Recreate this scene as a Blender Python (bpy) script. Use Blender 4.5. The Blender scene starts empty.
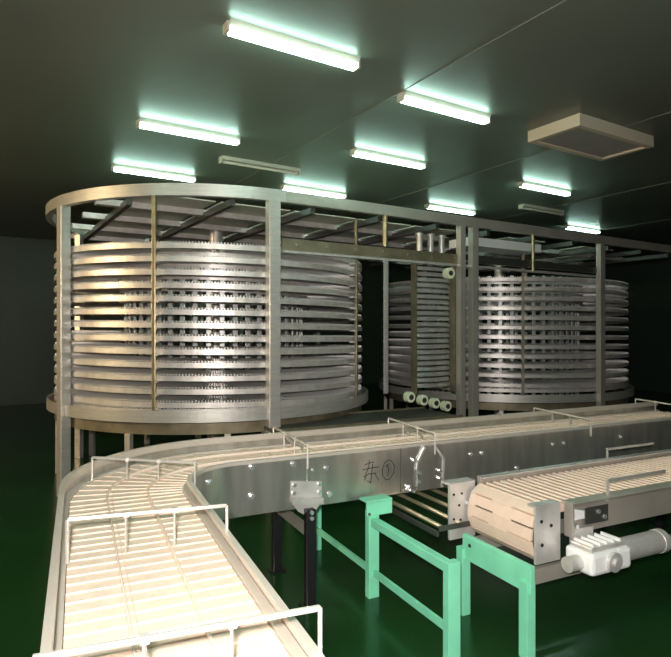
import bpy, bmesh, math, random
from math import sin, cos, pi, radians as R, atan2, sqrt
from mathutils import Vector, Matrix
random.seed(4)
C = bpy.context.scene.collection
CAMZ, F, HOR, CX = 1.7, 580.0, 330.0, 335.5

# ------------------------------------------------------------------ materials
def mat(name, col, rough=.5, metal=0.0, noise=0.0, nscale=8, bump=0.0, emit=None, es=1, stretch=None, spec=.5, noise_col=None, coat=0):
    m = bpy.data.materials.new(name); m.use_nodes = True
    nt = m.node_tree; b = nt.nodes['Principled BSDF']
    b.inputs['Base Color'].default_value = (*col, 1); b.inputs['Roughness'].default_value = rough
    b.inputs['Metallic'].default_value = metal
    b.inputs['Specular IOR Level'].default_value = spec
    b.inputs['Coat Weight'].default_value = coat
    if emit:
        b.inputs['Emission Color'].default_value = (*emit, 1); b.inputs['Emission Strength'].default_value = es
    tc = nt.nodes.new('ShaderNodeTexCoord'); mp = nt.nodes.new('ShaderNodeMapping')
    nt.links.new(tc.outputs['Object'], mp.inputs['Vector'])
    if stretch: mp.inputs['Scale'].default_value = stretch
    n = nt.nodes.new('ShaderNodeTexNoise'); n.inputs['Scale'].default_value = nscale; n.inputs['Detail'].default_value = 4
    nt.links.new(mp.outputs[0], n.inputs['Vector'])
    if noise:
        r = nt.nodes.new('ShaderNodeMix'); r.data_type = 'RGBA'
        c2 = noise_col or tuple(c*(1-noise) for c in col)
        r.inputs[6].default_value = (*col, 1); r.inputs[7].default_value = (*c2, 1)
        cr = nt.nodes.new('ShaderNodeValToRGB'); cr.color_ramp.elements[0].position = .35; cr.color_ramp.elements[1].position = .65
        nt.links.new(n.outputs['Fac'], cr.inputs[0]); nt.links.new(cr.outputs[0], r.inputs[0])
        nt.links.new(r.outputs[2], b.inputs['Base Color'])
    if bump:
        bp = nt.nodes.new('ShaderNodeBump'); bp.inputs['Strength'].default_value = bump; bp.inputs['Distance'].default_value = .01
        nt.links.new(n.outputs['Fac'], bp.inputs['Height']); nt.links.new(bp.outputs[0], b.inputs['Normal'])
    return m
M = {}
M['steel'] = mat('brushed_steel', (.68, .64, .59), .40, .6, .12, 6, .05, stretch=(1, 1, 8))
M['panel'] = mat('panel_steel', (.64, .61, .57), .33, .86, .25, 3, .04, stretch=(4, 4, .6))
M['plate'] = mat('bright_plate_steel', (.74, .71, .68), .36, .5, .2, 9, .1)
M['frame'] = mat('frame_steel', (.58, .53, .46), .45, .55, .15, 4)
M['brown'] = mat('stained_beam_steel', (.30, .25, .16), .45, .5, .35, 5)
M['gold'] = mat('gold_stained_steel', (.58, .47, .28), .35, .8, .3, 12)
M['tier'] = mat('tier_rail_steel', (.74, .68, .64), .40, .5, .2, 10)
M['rod'] = mat('belt_rod_steel', (.70, .67, .64), .4, .4)
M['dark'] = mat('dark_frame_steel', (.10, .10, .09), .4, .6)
M['drum'] = mat('drum_bar_white', (.62, .62, .60), .4, .3)
M['cream'] = mat('cream_slat_plastic', (.84, .66, .53), .45, 0, .1, 20)
M['creamgap'] = mat('slat_hinge_plastic', (.72, .55, .43), .6)
M['cream2'] = mat('pale_pink_slat_plastic', (.78, .60, .49), .45, 0, .08, 14)
M['guide'] = mat('clear_grey_guide_plastic', (.78, .66, .56), .25, .1)
M['wear'] = mat('pale_rail_strip', (.62, .56, .49), .35, .4)
M['mint'] = mat('mint_green_paint', (.26, .80, .52), .4, 0, .12, 6)
M['black'] = mat('black_leg_paint', (.02, .02, .022), .25, .3)
M['bolt'] = mat('bolt_steel', (.85, .85, .85), .2, .8)
M['ink'] = mat('marker_ink', (.01, .01, .01), .6)
M['floor'] = mat('green_epoxy_floor', (.010, .055, .012), .24, 0, .3, 1.2, .02)
M['ceil'] = mat('dark_green_ceiling_panel', (.135, .150, .120), .38, 0, .12, .6, .01)
M['seam'] = mat('ceiling_seam', (.20, .20, .17), .5)
M['wall'] = mat('dark_green_wall_panel', (.035, .055, .042), .5, 0, .2, 1)
M['cover'] = mat('grey_cover_panel', (.62, .60, .48), .5, .1, .25, 2)
M['tube'] = mat('lit_fluorescent_tube', (.9, 1, .95), .4, 0, emit=(.62, 1.0, .86), es=11)
M['tubeoff'] = mat('unlit_tube', (.62, .56, .46), .3)
M['fix'] = mat('fixture_enamel', (.50, .48, .40), .4)
M['hatch'] = mat('ceiling_unit_grey', (.36, .34, .31), .6, 0, .1, 3)
M['hatchf'] = mat('ceiling_unit_frame', (.58, .50, .38), .5)
M['rollw'] = mat('pale_green_roller_plastic', (.78, .82, .58), .4)
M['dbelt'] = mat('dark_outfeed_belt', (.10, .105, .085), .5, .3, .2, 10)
M['roller'] = mat('shiny_roller', (.78, .64, .42), .30, .75)
M['white'] = mat('white_enamel', (.82, .82, .80), .35)
M['warm'] = mat('added_warm_glow', (1, .8, .5), .4, 0, emit=(1, .76, .42), es=19)  # glow of the added left-wall panel that yellows the tower steel
M['ribs'] = mat('ribbed_belt_grey', (.62, .58, .56), .32, .6, .2, 10)

# ------------------------------------------------------------------ mesh helpers
def V3(p, z=None): return Vector((p[0], p[1], p[2] if z is None else z))
def obj(name, bm, m, parent=None, bevel=0, smooth=False):
    off = Vector((0, 0, 0)); p = parent
    if parent is not None:
        q = parent
        while q is not None: off += q.location; q = q.parent
    bmesh.ops.recalc_face_normals(bm, faces=bm.faces)
    for v in bm.verts: v.co -= off
    me = bpy.data.meshes.new(name); bm.to_mesh(me); bm.free(); me.materials.append(M[m])
    if smooth:
        for f in me.polygons: f.use_smooth = True
    o = bpy.data.objects.new(name, me); C.objects.link(o); o.parent = parent
    if bevel:
        b = o.modifiers.new('bevel', 'BEVEL'); b.width = bevel; b.segments = 2; b.limit_method = 'ANGLE'
    return o
def hexa(bm, P):
    vs = [bm.verts.new(p) for p in P]
    for f in ((0,1,2,3),(4,7,6,5),(0,4,5,1),(1,5,6,2),(2,6,7,3),(3,7,4,0)): bm.faces.new([vs[i] for i in f])
def box(bm, c, ax, ay, az, sx, sy, sz):
    c = Vector(c); ax = Vector(ax)*sx/2; ay = Vector(ay)*sy/2; az = Vector(az)*sz/2
    hexa(bm, [c-ax-ay-az, c+ax-ay-az, c+ax+ay-az, c-ax+ay-az, c-ax-ay+az, c+ax-ay+az, c+ax+ay+az, c-ax+ay+az])
Z = (0, 0, 1)
def bar(bm, a, b, w, h, up=Z):
    a = Vector(a); b = Vector(b); d = (b-a); L = d.length; d.normalize()
    up = Vector(up); s = d.cross(up)
    if s.length < 1e-4: s = Vector((1, 0, 0)) if abs(d.x) < .9 else Vector((0, 1, 0))
    s.normalize(); u = s.cross(d).normalized()
    box(bm, (a+b)/2, d, s, u, L, w, h)
def tube(bm, a, b, r, n=12, r2=None):
    a = Vector(a); b = Vector(b); d = (b-a).normalized(); r2 = r if r2 is None else r2
    s = d.orthogonal().normalized(); t = d.cross(s)
    A = [bm.verts.new(a+(s*cos(2*pi*i/n)+t*sin(2*pi*i/n))*r) for i in range(n)]
    B = [bm.verts.new(b+(s*cos(2*pi*i/n)+t*sin(2*pi*i/n))*r2) for i in range(n)]
    for i in range(n): bm.faces.new([A[i], A[(i+1) % n], B[(i+1) % n], B[i]])
    bm.faces.new(A); bm.faces.new(B[::-1])
def polyline(bm, pts, w, h=None):
    for a, b in zip(pts, pts[1:]): bar(bm, a, b, w, h or w)
def loft(bm, secs, closed=True, cap=True):
    rows = [[bm.verts.new(p) for p in s] for s in secs]
    n = len(rows[0])
    for A, B in zip(rows, rows[1:]):
        for i in range(n if closed else n-1): bm.faces.new([A[i], A[(i+1) % n], B[(i+1) % n], B[i]])
    if cap: bm.faces.new(rows[0]); bm.faces.new(rows[-1][::-1])
def prism(bm, pts, off):
    off = Vector(off); A = [bm.verts.new(p) for p in pts]; B = [bm.verts.new(Vector(p)+off) for p in pts]
    n = len(pts)
    for i in range(n): bm.faces.new([A[i], A[(i+1) % n], B[(i+1) % n], B[i]])
    bm.faces.new(A); bm.faces.new(B[::-1])
def BM(): return bmesh.new()
def tag(o, label, cat, group=None, kind=None):
    o['label'] = label; o['category'] = cat
    if group: o['group'] = group
    if kind: o['kind'] = kind
    return o
def thing(name, label, cat, loc=(0, 0, 0), rz=0, group=None):
    o = bpy.data.objects.new(name, None); C.objects.link(o); o.location = loc; o.rotation_euler = (0, 0, rz)
    return tag(o, label, cat, group)
def struct(name, bm, m):
    o = obj(name, bm, m); o['kind'] = 'structure'; return o
def kids(o): return [c for c in bpy.data.objects if c.parent == o]
def dup(root, loc, rz, label):
    r = root.copy(); C.objects.link(r); r.location = loc; r.rotation_euler = (0, 0, rz); r['label'] = label
    for ch in kids(root):
        c = ch.copy(); C.objects.link(c); c.parent = r
        for g in kids(ch):
            d = g.copy(); C.objects.link(d); d.parent = c
    return r

# ------------------------------------------------------------------ room (axes turned 32 degrees)
RA = R(32); U = Vector((cos(RA), sin(RA), 0)); N = Vector((-sin(RA), cos(RA), 0))
def uv(u, v, z=0): return U*u + N*v + Vector((0, 0, z))
CH = 3.8
def slab(u0, u1, v0, v1, z0, z1):
    b = BM(); hexa(b, [uv(u0,v0,z0), uv(u1,v0,z0), uv(u1,v1,z0), uv(u0,v1,z0), uv(u0,v0,z1), uv(u1,v0,z1), uv(u1,v1,z1), uv(u0,v1,z1)]); return b
struct('floor', slab(-5, 16, -4, 15, -.1, 0), 'floor')
struct('ceiling', slab(-5, 16, -4, 15, CH, CH+.1), 'ceil')
struct('wall_back', slab(-5, 16, 15, 15.1, 0, CH), 'wall')
struct('wall_front', slab(-5, 16, -4.1, -4, 0, CH), 'wall')
struct('wall_left', slab(-5.1, -5, -4, 15, 0, CH), 'wall')
struct('wall_right', slab(16, 16.1, -4, 15, 0, CH), 'wall')
for i, u in enumerate((-.0, 2.75+.45, 5.7, 8.4, 11.2)):
    struct('trim_%d' % (i+1), slab(u-.006, u+.006, -4, 15, CH-.004, CH), 'seam')

# ------------------------------------------------------------------ ceiling lights
def make_light(lit, label, loc, group):
    t = thing('fluorescent_light' if lit else 'unlit_light_fixture', label, 'ceiling light', loc, RA, group)
    L = 1.06
    def lo(name, b, m, par=t, bevel=0, smooth=False):
        # local coordinates: no offset
        me = bpy.data.meshes.new(name); bmesh.ops.recalc_face_normals(b, faces=b.faces); b.to_mesh(me); b.free(); me.materials.append(M[m])
        if smooth:
            for f in me.polygons: f.use_smooth = True
        o = bpy.data.objects.new(name, me); C.objects.link(o); o.parent = par; return o
    b = BM()
    prism(b, [(-L/2, -.07, 0), (-L/2, .07, 0), (-L/2, .04, -.034), (-L/2, -.04, -.034)], (L, 0, 0))
    lo('housing', b, 'fix')
    for s in (-1, 1):
        b = BM(); box(b, (s*(L/2+.005), 0, -.038), (1,0,0), (0,1,0), Z, .02, .08, .07); lo('end_cap', b, 'fix')
    for s in ((-1, 1) if lit else (0,)):
        b = BM(); tube(b, (-L/2+.02, s*.024, -.056), (L/2-.02, s*.024, -.056), .018, 12)
        lo('tube', b, 'tube' if lit else 'tubeoff', smooth=False)
    return t
lit = [
 (1.93, 5.95, 'lit fluorescent light over the left spiral tower, nearest of the tower pair'),
 (2.04, 7.76, 'lit fluorescent light just above the top of the left tower ring'),
 (4.27, 5.60, 'lit fluorescent light on the ceiling between the two spiral towers, brightest in the middle'),
 (4.32, 7.50, 'lit fluorescent light just above the straight rail, right of the left tower ring'),
 (7.10, 5.57, 'lit fluorescent light on the ceiling over the right tower, below the grey ceiling unit'),
 (6.95, 7.38, 'lit fluorescent light low above the rail by the double posts'),
 (10.6, 7.40, 'lit fluorescent light farthest right, just above the rail end'),
 (2.0, 3.75, 'lit fluorescent light high at the top left, nearest row'),
 (3.75, 4.05, 'lit fluorescent light high at the top middle, nearest row')]
G1 = 'fluorescent lights on the dark ceiling'
L0 = make_light(True, lit[0][2], uv(lit[0][0], lit[0][1], CH), G1)
for u, v, lab in lit[1:]: dup(L0, uv(u, v, CH), RA, lab)
for k, (u, v) in enumerate(((2.0, 1.2), (-.6, 1.2), (4.6, 1.2), (-.6, 3.75), (2, -1.5))):
    dup(L0, uv(u, v, CH), RA, 'lit fluorescent light behind or above the viewpoint, %s' % ('straight overhead', 'to the left', 'to the right', 'at the far left', 'behind')[k])
G2 = 'fixtures with their tubes off'
L1 = make_light(False, 'unlit fluorescent fixture between the lit ones over the left tower', uv(3.08, 6.7, CH), G2)
dup(L1, uv(8.3, 6.58, CH), RA, 'unlit fluorescent fixture over the right tower, under a lit one')

# grey ceiling unit at upper right
u0, v0, u1, v1 = 4.97, 3.50, 6.25, 4.12
t = thing('ceiling_unit', 'grey square ceiling unit with a beige raised frame, upper right', 'ceiling unit', uv((u0+u1)/2, (v0+v1)/2, CH))
obj('panel', slab(u0+.05, u1-.05, v0+.05, v1-.05, CH-.10, CH-.001), 'hatch', t)
b = BM()
for a in ((u0, u1, v0, v0+.06), (u0, u1, v1-.06, v1), (u0, u0+.06, v0+.06, v1-.06), (u1-.06, u1, v0+.06, v1-.06)):
    hexa(b, [uv(a[0],a[2],CH-.12), uv(a[1],a[2],CH-.12), uv(a[1],a[3],CH-.12), uv(a[0],a[3],CH-.12), uv(a[0],a[2],CH-.001), uv(a[1],a[2],CH-.001), uv(a[1],a[3],CH-.001), uv(a[0],a[3],CH-.001)])
obj('frame', b, 'hatchf', t)

# unseen glowing panel added at the left to tint the steel yellow
wp = uv(-4.99, 6.5, 2.7)
t = thing('added_warm_light', 'added warm glowing panel on the left wall, out of view, tinting the steel yellow', 'added light', wp)
b = BM(); box(b, wp+U*.06, U, N, Z, .12, 1.9, .9); obj('added_light_back', b, 'fix', t)
b = BM(); box(b, wp+U*.13, U, N, Z, .02, 1.8, .8); obj('added_light_face', b, 'warm', t)

# ------------------------------------------------------------------ spiral towers
def rp(c, r, a, z): return Vector((c[0]+r*cos(a), c[1]+r*sin(a), z))
def ringmesh(c, r0, r1, z0, z1, a0=0, a1=2*pi, n=160, dz=0):
    b = BM(); secs = []
    full = abs(a1-a0-2*pi) < 1e-6 and dz == 0
    for i in range(n+1):
        f = i/n; a = a0+(a1-a0)*f; z = dz*f
        secs.append([rp(c, r0, a, z0+z), rp(c, r1, a, z0+z), rp(c, r1, a, z1+z), rp(c, r0, a, z1+z)])
    if full: secs[-1] = secs[-1]
    loft(b, secs); return b
def post(c, r, a, z0, z1, w, name, m, parent, d=None):
    p = rp(c, r, a, 0); rad = Vector((cos(a), sin(a), 0)); tan = Vector((-sin(a), cos(a), 0))
    b = BM(); box(b, p+Vector((0, 0, (z0+z1)/2)), tan, rad, Z, w, d or w, z1-z0)
    return obj(name, b, m, parent, bevel=.004)
ZT0, ZT1 = 2.965, 3.08
def tower(c, RR, zbot, ntier, pitch, ztop, label, posts, a_open):
    t = thing('spiral_tower', label, 'spiral conveyor', (c[0], c[1], 0), 0, 'stainless steel spiral towers')
    obj('bottom_ring', ringmesh(c, RR-.012, RR+.012, zbot-.115, zbot), 'steel', t)
    obj('lower_band', ringmesh(c, RR-.09, RR-.07, zbot-.24, zbot-.135), 'brown', t)
    b = ringmesh(c, RR-.66, RR-.65, zbot-.24, zbot-.135); obj('inner_band', b, 'dark', t)
    # tiers
    rt = RR-.07
    for k in range(ntier):
        z = ztop-k*pitch
        a0 = R(-90)-pi; 
        tb = obj('belt_tier', ringmesh(c, rt-.006, rt+.006, z-.055, z-.005, a0, a0+2*pi*.995, 120, -pitch*.995 if k < ntier-1 else -.0), 'tier', t)
        b = BM(); n = 380
        for i in range(n):
            f = i/n; a = a0+2*pi*f; zz = z-(pitch*f if k < ntier-1 else 0)
            rad = Vector((cos(a), sin(a), 0)); tan = Vector((-sin(a), cos(a), 0))
            box(b, rp(c, rt-.36, a, zz+.004), rad, tan, Z, .66, .0095, .009)
            box(b, rp(c, rt-.012, a, zz+.005), rad, tan, Z, .012, .011, .018)
        obj('belt_rods', b, 'rod', tb)
        obj('inner_rail', ringmesh(c, rt-.70, rt-.69, z-.04, z, a0, a0+2*pi*.995, 80, -pitch*.995 if k < ntier-1 else 0), 'tier', tb)
    # inner drum bars
    for k in range(48):
        a = 2*pi*k/48
        post(c, rt-.76, a, zbot-.3, ztop+.03, .055, 'drum_bar', 'drum', t, .02)
    b = BM(); tube(b, (c[0], c[1], 0), (c[0], c[1], ZT0), .085, 24); obj('centre_shaft', b, 'steel', t)
    for a, w, m, z0 in posts:
        post(c, RR, R(a), z0, ZT0, w, 'post', m, t)
        # little clips holding each tier
        for k in range(ntier if z0 and a < 0 or a in (-61.8, -131) else 0):
            b = BM()
            z = ztop-k*pitch; p0 = rp(c, RR-w/2+.01, R(a), z-.06); p1 = rp(c, RR-.075, R(a), z-.06)
            fr = ((R(a)+pi/2+pi) % (2*pi))/(2*pi); dz = -pitch*fr if k < ntier-1 else 0
            p0.z += dz; p1.z += dz
            bar(b, p0, p1, .05, .018); obj('tier_clip', b, 'tier', t)
    for k in range(12):
        a = R(-90+15+30*k)
        post(c, RR-.08, a, 0, zbot-.24, .06, 'leg', 'frame', t)
    return t
C1 = (-1.52, 7.38); R1 = 1.92
p1 = [(-61.8, .115, 'steel', 0), (-95.7, .036, 'gold', .94), (-131, .10, 'steel', 0), (-24, .03, 'brown', .94), (170, .08, 'steel', 0), (110, .08, 'steel', 0), (50, .08, 'steel', 0)]
T1 = tower(C1, R1, .94, 14, .127, 2.60, 'large round stainless spiral conveyor tower with stacked belt tiers, at left', p1, 0)
C2 = (2.95, 10.45); R2 = 2.15
p2 = [(-97, .034, 'brown', .76), (60, .08, 'steel', 0), (120, .08, 'steel', 0)]
T2 = tower(C2, R2, .77, 13, .140, 2.53, 'second round stainless spiral conveyor tower, behind the posts at right', p2, 0)

# top frame over both towers: curved part round tower 1 and a straight rail
P0 = Vector((C1[0]+sin(RA)*R1, C1[1]-cos(RA)*R1, 0))       # tangent point on tower 1
def rl(s, z=0, d=0): return P0+U*s+N*d+Vector((0, 0, z))
def s_of(px, d=0):                                            # where the rail line crosses a picture column
    q = (px-CX)/F; p = P0+N*d
    return (q*p.y-p.x)/(U.x-q*U.y)
fr = thing('tower_frame', 'steel frame of top rails and square posts joining the two spiral towers', 'frame', rl(2.6))
b = BM(); secs = []
aT = R(-58)
n = 100
for i in range(n+1):
    a = aT-(i/n)*R(250)
    secs.append([rp(C1, R1-.05, a, ZT0), rp(C1, R1+.02, a, ZT0), rp(C1, R1+.02, a, ZT1), rp(C1, R1-.05, a, ZT1)])
loft(b, secs); obj('curved_top_rail', b, 'steel', fr)
def railbox(s0, s1, z0, z1, d0, d1):
    b = BM(); hexa(b, [rl(s0,z0,d0), rl(s1,z0,d0), rl(s1,z0,d1), rl(s0,z0,d1), rl(s0,z1,d0), rl(s1,z1,d0), rl(s1,z1,d1), rl(s0,z1,d1)]); return b
obj('straight_top_rail', railbox(0, 7.2, ZT0, ZT1, -.02, .05), 'frame', fr, bevel=.004)
s460, s475, s600, s385, s670 = s_of(461.5), s_of(474), s_of(600), s_of(385), s_of(640)
for s, w in ((s460, .085), (s475, .10), (s600+.03, .11)):
    obj('post', railbox(s-w/2, s+w/2, 0, ZT0, -.03, .05), 'frame', fr, bevel=.004)
s280 = s_of(279)
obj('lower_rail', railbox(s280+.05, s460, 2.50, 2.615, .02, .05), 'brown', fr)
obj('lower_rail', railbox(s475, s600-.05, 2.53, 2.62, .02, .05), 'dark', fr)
obj('lower_rail_lip', railbox(s280+.05, s600-.1, 2.47, 2.495, .0, .06), 'tier', fr)
for k in range(7):
    s = s280+.2+k*.36
    b = BM(); p = rl(s, 2.56, .02); tube(b, p, p-N*.012, .012, 8); obj('bolt', b, 'bolt', fr)
b = BM(); tube(b, rl(s385, 2.62, .0), rl(s385, ZT0, .0), .028, 12); obj('hanger_rod', b, 'gold', fr)
obj('slim_post', railbox(s385-.025, s385+.025, 1.0, 2.47, -.03, .0), 'steel', fr, bevel=.003)
b = BM(); sm = s_of(533); tube(b, rl(sm, 2.47, 0), rl(sm, ZT0, 0), .022, 10); obj('hanger_rod', b, 'gold', fr)
# cross beams over the towers (run back from the front rail) and lengthwise beams
for v in (.95, 1.75, 2.55, 3.4):
    obj('length_beam', railbox(-1.6, 7.2, 2.935, 2.995, v-.045, v+.045), 'tier', fr)
# arch over tower 1 front
for s in (-1.35, -.5, .35, 1.2, 2.05, 2.9, 3.75, 4.6, 5.45, 6.3, 7.1):
    d0 = .05 if s >= 0 else R1-sqrt(max(R1*R1-s*s, 0))+.06
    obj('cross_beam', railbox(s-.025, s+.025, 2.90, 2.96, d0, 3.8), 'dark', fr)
# grey cover panels resting on the beams
k = 0
rowsn = {.1: 'front row', 1.0: 'second row', 1.8: 'third row', 2.6: 'back row'}
for j, (d0, d1) in enumerate(((.5, .93), (.97, 1.73), (1.77, 2.53), (2.57, 3.38))):
    cols = (-1.35, -.5, .35, 1.2, 2.05, 2.9, 3.75, 4.6, 5.45, 6.3, 7.1)
    for i, (a, c_) in enumerate(zip(cols, cols[1:])):
        if i >= 5 and (i+j) % 2: continue
        o = obj('cover_panel', railbox(a+.03, c_-.03, 3.0, 3.012, d0, d1), 'cover')
        o.location = (0, 0, 0)
        tag(o, 'grey cover panel on the tower frame, %s row from the front, %s from the left' % (('first', 'second', 'third', 'fourth')[j], ('first', 'second', 'third', 'fourth', 'fifth', 'sixth', 'seventh', 'eighth', 'ninth', 'tenth')[i]), 'panel', 'cover panels above the spiral towers')

# white duct behind the rail over tower 2
o = obj('white_duct', railbox(s475+.15, s475+1.5, 2.78, 2.89, .20, .60), 'white'); tag(o, 'white rectangular duct under the top rail, right of the double posts', 'duct')
# three vertical pipes by the double posts
for k, px in enumerate((419.5, 430.5, 441.5)):
    s = s_of(px, .35); b = BM(); tube(b, rl(s, 2.50, .35), rl(s, 2.89, .35), .038, 16)
    tube(b, rl(s, 2.86, .35), rl(s, 2.89, .35), .05, 16)
    o = obj('vertical_pipe', b, 'steel', smooth=False)
    tag(o, ('left', 'middle', 'right')[k]+' one of three short vertical steel pipes left of the double posts', 'pipe', 'short vertical pipes')
# transfer belt stack between the towers
sa, sb = s_of(414, .1), s_of(453, .1)
t = thing('belt_stack', 'ribbed stack of folded steel belt with pale rollers beneath, between the towers', 'belt stack', rl((sa+sb)/2, 0, .1))
b = BM(); z = 1.02
while z < 2.42:
    secs = []
    for i in range(9):
        f = i/8; s = sa+.03+(sb-sa-.06)*f; bow = .05*sin(pi*f)
        secs.append([rl(s, z, .13-bow), rl(s, z, .17), rl(s, z+.045, .17), rl(s, z+.045, .15-bow)])
    loft(b, secs); z += .066
obj('folded_belt', b, 'ribs', t)
for s in (sa, sb):
    obj('side_upright', railbox(s-.014, s+.014, .95, 2.50, .06, .14), 'brown', t)
for k, (px, py) in enumerate(((409.5, 397), (422.5, 400), (434.5, 403), (446, 406))):
    s = s_of(px, -.04); p = rl(s, 0, -.04); p.z = CAMZ-(py-HOR)*p.y/F
    b = BM(); tube(b, p-N*.03, p+N*.04, .060, 20); r_ = obj('roller', b, 'rollw', t)
    b = BM(); tube(b, p-N*.04, p-N*.029, .03, 14); obj('roller_hub', b, 'dark', r_)
s = s_of(449, -.04); p = rl(s, 2.37, -.04)
b = BM(); tube(b, p-N*.03, p+N*.04, .066, 20); r_ = obj('roller', b, 'rollw', t)
b = BM(); tube(b, p-N*.04, p-N*.029, .03, 14); obj('roller_hub', b, 'dark', r_)

# outfeed conveyor leaving tower 1 at the bottom
OA = R(27); ou = Vector((cos(OA), sin(OA), 0)); on = Vector((-sin(OA), cos(OA), 0))
OB = Vector((-.55, 5.42, 0))
def op(s, d, z): return OB+ou*s+on*d+Vector((0, 0, z))
t = thing('outfeed_conveyor', 'low dark belt conveyor leaving the left tower toward the double posts', 'conveyor', op(1.2, .2, 0))
def obox(s0, s1, d0, d1, z0, z1, b=None):
    b = b or BM(); hexa(b, [op(s0,d0,z0), op(s1,d0,z0), op(s1,d1,z0), op(s0,d1,z0), op(s0,d0,z1), op(s1,d0,z1), op(s1,d1,z1), op(s0,d1,z1)]); return b
b = BM()
for k in range(66):
    obox(k*.033, k*.033+.020, .03, .70, .735, .752, b)
obox(0, 2.2, .03, .70, .72, .736, b)
obj('belt', b, 'dbelt', t)
obj('side_band', obox(0, 2.2, 0, .02, .66, .765), 'brown', t)
obj('side_band', obox(0, 2.2, .71, .73, .66, .765), 'brown', t)
for k in range(8):
    b = BM(); p = op(.12+k*.27, 0, .72); tube(b, p, p-on*.01, .012, 8); obj('bolt', b, 'bolt', t)
for s, d in ((.15, .01), (.15, .72), (2.05, .01), (2.05, .72)):
    obj('leg', obox(s-.03, s+.03, d-.03, d+.03, 0, .66), 'frame', t)

# ------------------------------------------------------------------ foreground curved slat conveyor
CA = R(26); cu = Vector((cos(CA), sin(CA), 0)); cn = Vector((-sin(CA), cos(CA), 0)); ce = -cn
CC = Vector((-.42, 3.10, 0)); RI, RO = .35, .945; RMID = .64; TURN = R(88); TL = RMID*TURN
def cp(r, t, z=0):
    if t <= 0: p = CC+cn*r-cu*t
    elif t < TL:
        a = CA+pi/2+t/RMID; p = CC+Vector((cos(a), sin(a), 0))*r
    else:
        a = CA+pi/2+TURN; p = CC+Vector((cos(a), sin(a), 0))*r+Vector((-sin(a), cos(a), 0))*(t-TL)
    return Vector((p.x, p.y, z))
T0, T1_ = -4.6, TL+1.95
def sweep(r0, r1, z0, z1, t0=T0, t1=T1_):
    b = BM(); ts = []
    t = t0
    if t < 0: ts += [t0, 0]; t = 0
    else: ts += [t0]
    for k in range(1, 33):
        q = TL*k/32
        if q > t and q < t1: ts.append(q)
    if ts[-1] < t1: ts.append(t1)
    loft(b, [[cp(r0,q,z0), cp(r1,q,z0), cp(r1,q,z1), cp(r0,q,z1)] for q in ts]); return b
ZB = .87
cv = thing('slat_conveyor', 'long stainless conveyor with cream slat belt curving toward the viewer', 'conveyor', cp(RMID, .2))
obj('belt_base', sweep(RI+.034, RO-.034, ZB-.03, ZB-.004), 'creamgap', cv)
b = BM(); t = T0+.01; PT = .070
while t < T1_-PT:
    for (ra, rb) in ((RI+.035, RI+.205), (RI+.209, RO-.224), (RO-.220, RO-.035)):
        q = PT*.93
        hexa(b, [cp(ra,t,ZB-.012), cp(rb,t,ZB-.012), cp(rb,t+q,ZB-.012), cp(ra,t+q,ZB-.012), cp(ra,t,ZB+.001), cp(rb,t,ZB+.001), cp(rb,t+q,ZB+.005), cp(ra,t+q,ZB+.005)])
    t += PT
obj('slat_belt', b, 'cream', cv)
obj('deck_strip', sweep(RO-.032, RO-.001, ZB-.02, ZB+.012), 'wear', cv)
obj('deck_strip', sweep(RI+.001, RI+.032, ZB-.02, ZB+.012), 'wear', cv)
ip = obj('inner_side_panel', sweep(RI-.006, RI, .60, .915), 'panel', cv)
obj('inner_rail_strip', sweep(RI-.010, RI+.012, .905, .925), 'wear', cv)
op_ = obj('outer_side_panel', sweep(RO, RO+.006, .60, .93), 'panel', cv)
obj('outer_rail_strip', sweep(RO-.014, RO+.010, .925, .965), 'wear', cv)
for f in (.345, .665):
    r = RI+(RO-RI)*f
    obj('lane_guide', sweep(r-.003, r+.003, ZB+.006, ZB+.022, T0+.1, T1_), 'guide', cv)
# cross members under the bed
for t in (-4.2, -3.1, -2.0, -1.0, TL+.5, TL+1.6):
    b = BM(); bar(b, cp(RI, t, .70), cp(RO, t, .70), .05, .05); obj('bed_tie', b, 'dark', cv)
def bridge(t, ra=RI, rb=RO, hz=.985):
    b = BM(); d = .009
    a0, a1, c1, c0 = cp(ra-.012, t, .84), cp(ra-.012, t, hz), cp(rb+.014, t, hz+.02), cp(rb+.014, t, .88)
    bar(b, a0, a1, .011, .011); bar(b, c0, c1, .011, .011); bar(b, a1, c1, .012, .013)
    o = obj('guide_bridge', b, 'steel', cv, bevel=.002)
    for f in (.345, .665):
        r = ra+(rb-ra)*f; zz = hz+.02*f
        b = BM(); bar(b, cp(r, t, ZB+.02), cp(r, t, zz+.004), .006, .012); box(b, cp(r, t, zz), cu, cn, Z, .02, .02, .018)
        obj('guide_clamp', b, 'steel', o)
        if t < 0:
            b = BM(); bar(b, cp(r, t, zz-.01), cp(r+.06, t-.09, ZB+.03), .006, .018); obj('guide_strut', b, 'steel', o)
def t_of(px):
    s = (((px-CX)/F)*(CC.y+cn.y*RI)-(CC.x+cn.x*RI))/(cu.x-((px-CX)/F)*cu.y)
    return -s
tB = (R(176)-(CA+pi/2))*RMID
bridge(TL+.76, ra=RI+.005, rb=RO-.05, hz=1.015); bridge(tB, rb=RO-.05, hz=.985); bridge(t_of(307)); bridge(t_of(434)); bridge(t_of(590), hz=.975); bridge(TL+1.7, hz=1.025); bridge(-4.3)
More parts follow.
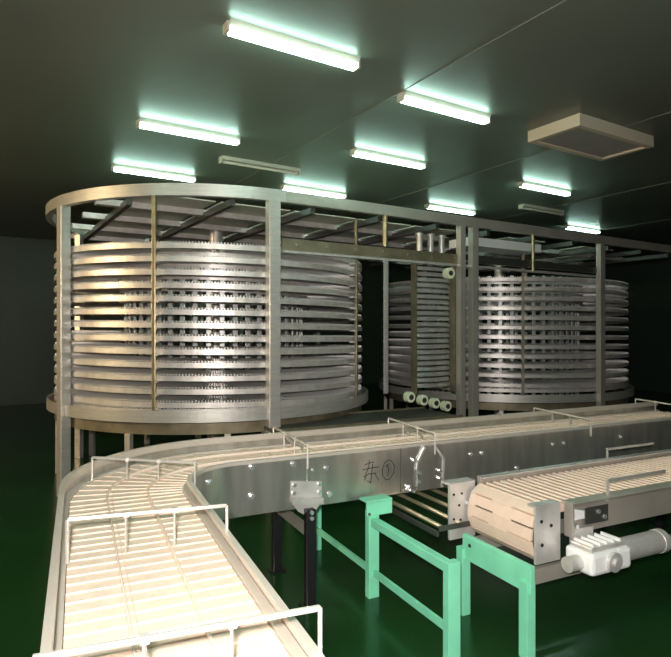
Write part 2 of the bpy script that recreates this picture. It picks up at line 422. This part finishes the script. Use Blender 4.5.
# point on the face of the inner panel seen at a pixel
def face(px, py, off=.007):
    best = None
    if px > 239:
        p = cp(RI-off, t_of(px)); nrm = -cn
    else:
        for k in range(400):
            t = TL*k/399*.6; p = cp(RI-off, t); e = abs(CX+F*p.x/p.y-px)
            if best is None or e < best[0]: best = (e, t)
        t = best[1]; p = cp(RI-off, t); nrm = (CC-p); nrm.z = 0; nrm.normalize()
    p.z = CAMZ-(py-HOR)*p.y/F
    return p, nrm
for (x, y, r) in ((251,467,.017),(293,464,.017),(326,468,.014),(312,470,.008),(251,496,.018),(329,494,.016),(209,482,.016),
                  (470,454,.014),(481,453,.014),(552,444,.014),(563,443,.014),(516,468,.013),(589,461,.013),(620,437,.014),(407,489,.013)):
    p, nr = face(x, y); b = BM(); tube(b, p, p+nr*.006, r*1.15, 14); tube(b, p+nr*.006, p+nr*.016, r*.72, 6); obj('bolt', b, 'bolt', ip)
# panel joint
p, nr = face(306.5, 466); b = BM(); box(b, Vector((p.x, p.y, .785)), cu, cn, Z, .006, .006, .24); obj('joint_strip', b, 'bolt', ip)
p, nr = face(400, 460); b = BM(); box(b, Vector((p.x, p.y, .76)), cu, cn, Z, .003, .003, .30); obj('joint_strip', b, 'dark', ip)
# marker writing on the panel
strokes = [[(364,465),(369,463),(373,462)],[(369,460),(368,468),(365,474)],[(362,470),(370,468),(378,467)],[(372,464),(371,476),(370,483),(367,481)],[(366,475),(364,480)],[(374,473),(378,480)],[(363,477),(368,474),(375,473)],
           [(388,460),(384,463),(382,469),(382,475),(385,480),(389,479),(393,473),(394,466),(391,461),(388,460)],[(387,465),(388,470),(387,476)],[(385,467),(388,464)]]
b = BM()
for st in strokes:
    pts = [face(x, y, .0075)[0] for x, y in st]
    for a, c_ in zip(pts, pts[1:]): bar(b, a, c_+(c_-a)*.08, .0045, .0012, up=cn)
obj('marker_writing', b, 'ink', ip)
# mounting bracket 1 : plate with tapered foot
def onface(pts, off): return [face(x, y, off)[0] for x, y in pts]
b = BM(); prism(b, onface([(289.5,481),(320.5,481),(321,501),(314,511),(306,516),(297,511),(289.5,501)], .009), -cn*.008)
br = obj('mounting_plate', b, 'plate', cv)
b = BM(); prism(b, onface([(289.5,497),(320.5,497),(321,503),(290,504)], .018), -cn*.03); obj('plate_lip', b, 'plate', br)
for x, y in ((293,485),(318,484),(292.5,493),(318,492)):
    p, nr = face(x, y, .018); b = BM(); tube(b, p, p+nr*.012, .013, 8); obj('bolt', b, 'bolt', br)
b = BM()
prism(b, onface([(423.5,447),(434,447),(442.5,459),(441,487),(415.5,487),(415.5,468),(417,461)], .008), -cn*.004)
br = obj('mounting_plate', b, 'panel', cv)
b = BM(); polyline(b, onface([(423.5,447),(417,461),(415.5,470),(415.5,487)], .016), .012, .016); obj('plate_edge', b, 'bolt', br)
b = BM(); polyline(b, onface([(434,447),(442.5,459),(441,487)], .016), .008, .016); obj('plate_edge', b, 'plate', br)
for x, y in ((412.5,460),(418,473),(417,481.5),(438,470.5),(438,478),(409,490),(412,491),(408,487)):
    p, nr = face(x, y, .016); b = BM(); tube(b, p-nr*.008, p+nr*.014, .013, 8); obj('bolt', b, 'bolt', br)
# black legs with a cross beam
def legpair(t, ztop=.60, zb=.455):
    for r in (RI-.045, RO-.05):
        p = cp(r, t); b = BM(); box(b, Vector((p.x, p.y, ztop/2 if r > RI else (ztop)/2)), cu, cn, Z, .062, .05, ztop); lg = obj('leg', b, 'black', cv, bevel=.004)
        b = BM(); box(b, Vector((p.x, p.y, .006)), cu, cn, Z, .11, .10, .012); obj('foot_plate', b, 'black', lg)
        if r < RI:
            for zz in (.585, .55):
                b = BM(); q = Vector((p.x, p.y, zz))-cn*.024; tube(b, q, q-cn*.014, .013, 8); obj('bolt', b, 'bolt', lg)
    b = BM(); bar(b, cp(RI-.02, t, zb), cp(RO-.075, t, zb), .045, .05); obj('leg_cross_beam', b, 'frame', cv)
tleg = t_of(307)
legpair(tleg)
legpair(t_of(640)-.2)
legpair(TL+1.3)

# ------------------------------------------------------------------ roller conveyor under it (mint green stand)
E = Vector((.70, 3.49, 0))
def ep(a, d, z): return E+cu*a+cn*d+Vector((0, 0, z))
rc = thing('roller_conveyor', 'roller conveyor with shiny rollers on a mint green stand, passing under the slat conveyor', 'conveyor', ep(0, .5, 0))
for k in range(7):
    b = BM(); a = -.075+k*.145; tube(b, ep(a, .0, .525), ep(a, 1.25, .525), .013, 24); tube(b, ep(a, -.01, .525), ep(a, 1.26, .525), .008, 8)
    obj('roller', b, 'roller', rc, smooth=False)
def ebox(a0, a1, d0, d1, z0, z1):
    b = BM(); hexa(b, [ep(a0,d0,z0), ep(a1,d0,z0), ep(a1,d1,z0), ep(a0,d1,z0), ep(a0,d0,z1), ep(a1,d0,z1), ep(a1,d1,z1), ep(a0,d1,z1)]); return b
obj('side_rail', ebox(-.10, .95, -.012, -.002, .505, .535), 'dark', rc)
obj('side_rail', ebox(-.12, .95, 1.26, 1.28, .43, .53), 'dark', rc)
obj('end_rail', ebox(-.115, -.103, -.01, 1.26, .475, .505), 'dark', rc)
pl = Vector((.225, 3.70, 0))
def gb(a0, a1, d0, d1, z0, z1):
    b = BM(); q = lambda a, d, z: pl+cu*a+cn*d+Vector((0, 0, z))
    hexa(b, [q(a0,d0,z0), q(a1,d0,z0), q(a1,d1,z0), q(a0,d1,z0), q(a0,d0,z1), q(a1,d0,z1), q(a1,d1,z1), q(a0,d1,z1)]); return b
obj('leg', gb(-.03, .045, -.03, .02, 0, .55), 'mint', rc, bevel=.003)
br = obj('leg_bracket', gb(-.055, .13, -.05, -.032, .53, .62), 'mint', rc, bevel=.003)
b = BM(); q = pl+cu*-.04-cn*.05+Vector((0, 0, .545)); tube(b, q, q-cn*.008, .009, 8); obj('bolt', b, 'dark', br)
obj('bracket_shelf', gb(-.055, .13, -.05, .05, .612, .626), 'mint', br)
obj('cross_beam', gb(-.02, .03, -.80, -.032, .46, .51), 'mint', rc, bevel=.003)
obj('leg', gb(-.03, .045, -.85, -.80, 0, .52), 'mint', rc, bevel=.003)
obj('leg', gb(-.03, .045, .85, .90, 0, .43), 'mint', rc, bevel=.003)
obj('stand_stretcher', gb(0, .02, -.80, .85, .14, .18), 'mint', rc)

# ------------------------------------------------------------------ second slat conveyor (front right)
O = Vector((.88, 3.58, 0)); W = .52
def sp(a, d, z): return O+cu*a-cn*d+Vector((0, 0, z))       # d runs toward the viewer
def sbox(a0, a1, d0, d1, z0, z1, b=None):
    b = b or BM(); hexa(b, [sp(a0,d0,z0), sp(a1,d0,z0), sp(a1,d1,z0), sp(a0,d1,z0), sp(a0,d0,z1), sp(a1,d0,z1), sp(a1,d1,z1), sp(a0,d1,z1)]); return b
sc = thing('flat_slat_conveyor', 'straight conveyor with thick pale slats and open blunt end, front right', 'conveyor', sp(.8, .26, 0))
ZS = .75
b = BM(); a = .0
while a < 3.1:
    A0, A1 = a, a+.052
    pr = [(A0, ZS-.020), (A0+.012, ZS+.004), (A1-.006, ZS), (A1, ZS-.020)]
    prism(b, [sp(x, .0, z) for x, z in pr], -cn*W); a += .056
obj('slat_belt', b, 'cream2', sc)
obj('belt_base', sbox(.02, 3.1, .01, W-.01, ZS-.05, ZS-.018), 'creamgap', sc)
# nose slats: each wraps lower round the end
prof = [(.0, ZS+.002), (-.055, ZS-.040), (-.078, ZS-.105), (-.085, ZS-.175), (-.07, ZS-.245), (-.03, ZS-.29)]
for k, ((a0, z0), (a1, z1)) in enumerate(zip(prof, prof[1:])):
    d = Vector((a1-a0, z1-z0)); L = d.length; d /= L; nn = Vector((-d.y, d.x)) * -1
    b = BM(); g = .005
    q0 = (a0+d.x*g, z0+d.y*g); q1 = (a1-d.x*g, z1-d.y*g)
    inn = (-nn.x, -nn.y)
    s_ = -1 if nn.x > 0 else 1
    nx, nz = nn.x*s_, nn.y*s_      # outward: toward -a
    P_ = [q0, q1, (q1[0]-nx*.018, q1[1]-nz*.018), (q0[0]-nx*.018, q0[1]-nz*.018)]
    prism(b, [sp(x, 0, z) for x, z in P_], -cn*W)
    # hinge fingers that close part of the slit to the next slat
    e0, e1 = (a1-d.x*g*1.2, z1-d.y*g*1.2), (a1+d.x*g*1.2, z1+d.y*g*1.2)
    if k < 4:
        for (da, db) in ((.0, .03), (.19, .34)) if k % 2 == 0 else (((.16, .24), (.46, .52)) if k != 1 else ((.0, .06), (.22, .36))):
            prism(b, [sp(x, da, z) for x, z in (e0, e1, (e1[0]-nx*.016, e1[1]-nz*.016), (e0[0]-nx*.016, e0[1]-nz*.016))], -cn*(db-da))
    obj('end_slat', b, 'cream2', sc, bevel=.002)
obj('end_drum', (lambda b: (tube(b, sp(.02, .02, ZS-.15), sp(.02, W-.02, ZS-.15), .075, 20), b)[1])(BM()), 'dark', sc)
# far side
obj('far_rail', sbox(.03, 3.1, -.045, -.02, ZS-.10, ZS+.035), 'frame', sc, bevel=.003)
obj('far_rail_lip', sbox(.03, 3.1, -.045, .01, ZS+.03, ZS+.037), 'plate', sc)
ap = obj('far_end_plate', sbox(-.20, -.005, -.04, -.02, .425, ZS+.02), 'plate', sc, bevel=.003)
obj('far_end_plate_top', sbox(-.20, -.005, -.10, -.04, ZS+.005, ZS+.02), 'plate', ap)
for a, z in ((-.17, .70), (-.17, .55), (-.10, .50), (-.11, .70), (-.13, .63), (-.12, .54)):
    b = BM(); p = sp(a, -.02, z); tube(b, p-cn*0, p-cn*.003, .008, 10); obj('bolt_hole', b, 'ink', ap)
for a, z in ((-.07, .64), (-.05, .61)):
    b = BM(); p = sp(a, -.02, z); tube(b, p, p-cn*.02, .014, 10); obj('bolt', b, 'bolt', ap)
# near side
ap = obj('near_end_plate', sbox(-.075, .105, W+.015, W+.03, .46, ZS+.012), 'plate', sc, bevel=.003)
obj('near_end_plate_top', sbox(-.075, .105, W-.03, W+.03, ZS+.012, ZS+.022), 'plate', ap)
for a, z in ((-.035, .685), (.035, .655), (-.03, .56)):
    b = BM(); p = sp(a, W+.03, z); tube(b, p, p-cn*.003, .010, 10); obj('bolt_hole', b, 'ink', ap)
b = BM(); sbox(.15, 3.1, W+.012, W+.020, ZS-.17, ZS+.01, b); sbox(.15, 3.1, W-.01, W+.07, ZS+.005, ZS+.015, b); sbox(.15, .165, W+.02, W+.07, ZS-.17, ZS+.005, b)
nr_ = obj('near_rail', b, 'frame', sc, bevel=.002)
b = BM(); prism(b, [sp(.17, W+.03, ZS-.02), sp(.17, W+.03, ZS-.09), sp(.42, W+.03, ZS-.085)], -cn*.01); obj('rail_gusset', b, 'white', nr_)
b = BM(); prism(b, [sp(.27, W+.045, ZS-.03), sp(.45, W+.045, ZS-.03), sp(.45, W+.045, ZS-.12), sp(.27, W+.045, ZS-.12)], -cn*.006); obj('rail_box', b, 'dark', nr_)
for a, z in ((.37, ZS-.06), (.42, ZS-.095), (.20, ZS-.12)):
    b = BM(); p = sp(a, W+.045, z); tube(b, p, p-cn*.014, .013, 10); obj('bolt', b, 'bolt', nr_)
for a, d in ((1.21, -.05), (.47, W+.03), (1.25, W+.03)):
    if 1:
        b = BM(); bar(b, sp(a, d, ZS-.02), sp(a, d, ZS+.10), .012, .012); o = obj('guide_post', b, 'steel', sc)
        b = BM(); bar(b, sp(a, d, ZS+.095), sp(a+.5, d, ZS+.095), .012, .016); obj('guide_rod', b, 'steel', o)
# mint stand
ms = sbox(-.16, -.13, .05, .60, .34, .485); obj('stand_beam', ms, 'mint', sc, bevel=.003)
b = BM(); p = sp(-.16, .12, .435); tube(b, p, p-cu*.006, .011, 10); obj('stand_bolt', b, 'dark', sc)
for a in (-.145, 2.2):
    for d in (.04, .56):
        obj('leg', sbox(a-.03, a+.03, d-.03, d+.03, 0, .40), 'mint', sc, bevel=.003)
obj('stand_beam', sbox(2.17, 2.23, .05, .55, .34, .40), 'mint', sc)
obj('under_frame', sbox(-.12, 3.0, .02, .05, .36, .44), 'frame', sc)
obj('under_frame', sbox(-.12, 3.0, .52, .55, .36, .44), 'frame', sc)
for a in (.3, 1.2, 2.2):
    for d in (.03, W):
        obj('under_frame_post', sbox(a-.02, a+.02, d, d+.02, .44, ZS-.05), 'frame', sc)

# gear motor below the near rail
t = thing('gear_motor', 'white and grey gear motor bolted below the near rail of the flat conveyor', 'motor', sp(.25, .70, .42))
b = BM(); sbox(.10, .40, W+.06, W+.24, .44, .555, b)
obj('gearbox', b, 'white', t, bevel=.02)
b = BM(); sbox(.12, .38, W+.08, W+.22, .557, .58, b); obj('gearbox_cover', b, 'plate', t, bevel=.006)
for k in range(5):
    obj('cooling_fin', sbox(.14+k*.05, .15+k*.05, W+.09, W+.21, .58, .595), 'white', t)
b = BM(); p = sp(.25, W+.24, .50); tube(b, p, p-cn*.02, .05, 24); tube(b, p-cn*.02, p-cn*.035, .022, 16); obj('flange', b, 'plate', t)
b = BM(); p = sp(.02, W+.15, .49); tube(b, p, sp(.10, W+.15, .49), .04, 20); obj('shaft_coupling', b, 'plate', t)
b = BM(); tube(b, sp(.40, W+.15, .50), sp(.72, W+.15, .50), .062, 24); tube(b, sp(.72, W+.15, .50), sp(.76, W+.15, .50), .066, 24); obj('motor_barrel', b, 'plate', t)
obj('mount_arm', sbox(.18, .32, W+.022, W+.06, .47, .62), 'plate', t)

# ------------------------------------------------------------------ camera, flash, world
cam = bpy.data.cameras.new('camera'); co = bpy.data.objects.new('camera', cam); C.objects.link(co)
co.location = (0, 0, CAMZ); co.rotation_euler = (R(90), 0, 0)
cam.sensor_width = 36; cam.sensor_fit = 'HORIZONTAL'; cam.lens = F/671*36; cam.shift_y = (HOR-328.5)/671; cam.clip_start = .05
bpy.context.scene.camera = co
fl = bpy.data.lights.new('camera_flash', 'AREA'); fl.energy = 75; fl.size = .09; fl.color = (1, .945, .90)
fo = bpy.data.objects.new('camera_flash', fl); C.objects.link(fo); fo.location = (-.05, -.12, CAMZ+.16); fo.rotation_euler = (R(88), 0, 0)
w = bpy.data.worlds.new('world'); bpy.context.scene.world = w; w.use_nodes = True
w.node_tree.nodes['Background'].inputs[0].default_value = (.5, .55, .5, 1); w.node_tree.nodes['Background'].inputs[1].default_value = .05
vs = bpy.context.scene.view_settings
vs.view_transform = 'Standard'; vs.look = 'None'; vs.gamma = 1; vs.use_curve_mapping = False; vs.exposure = 1.2
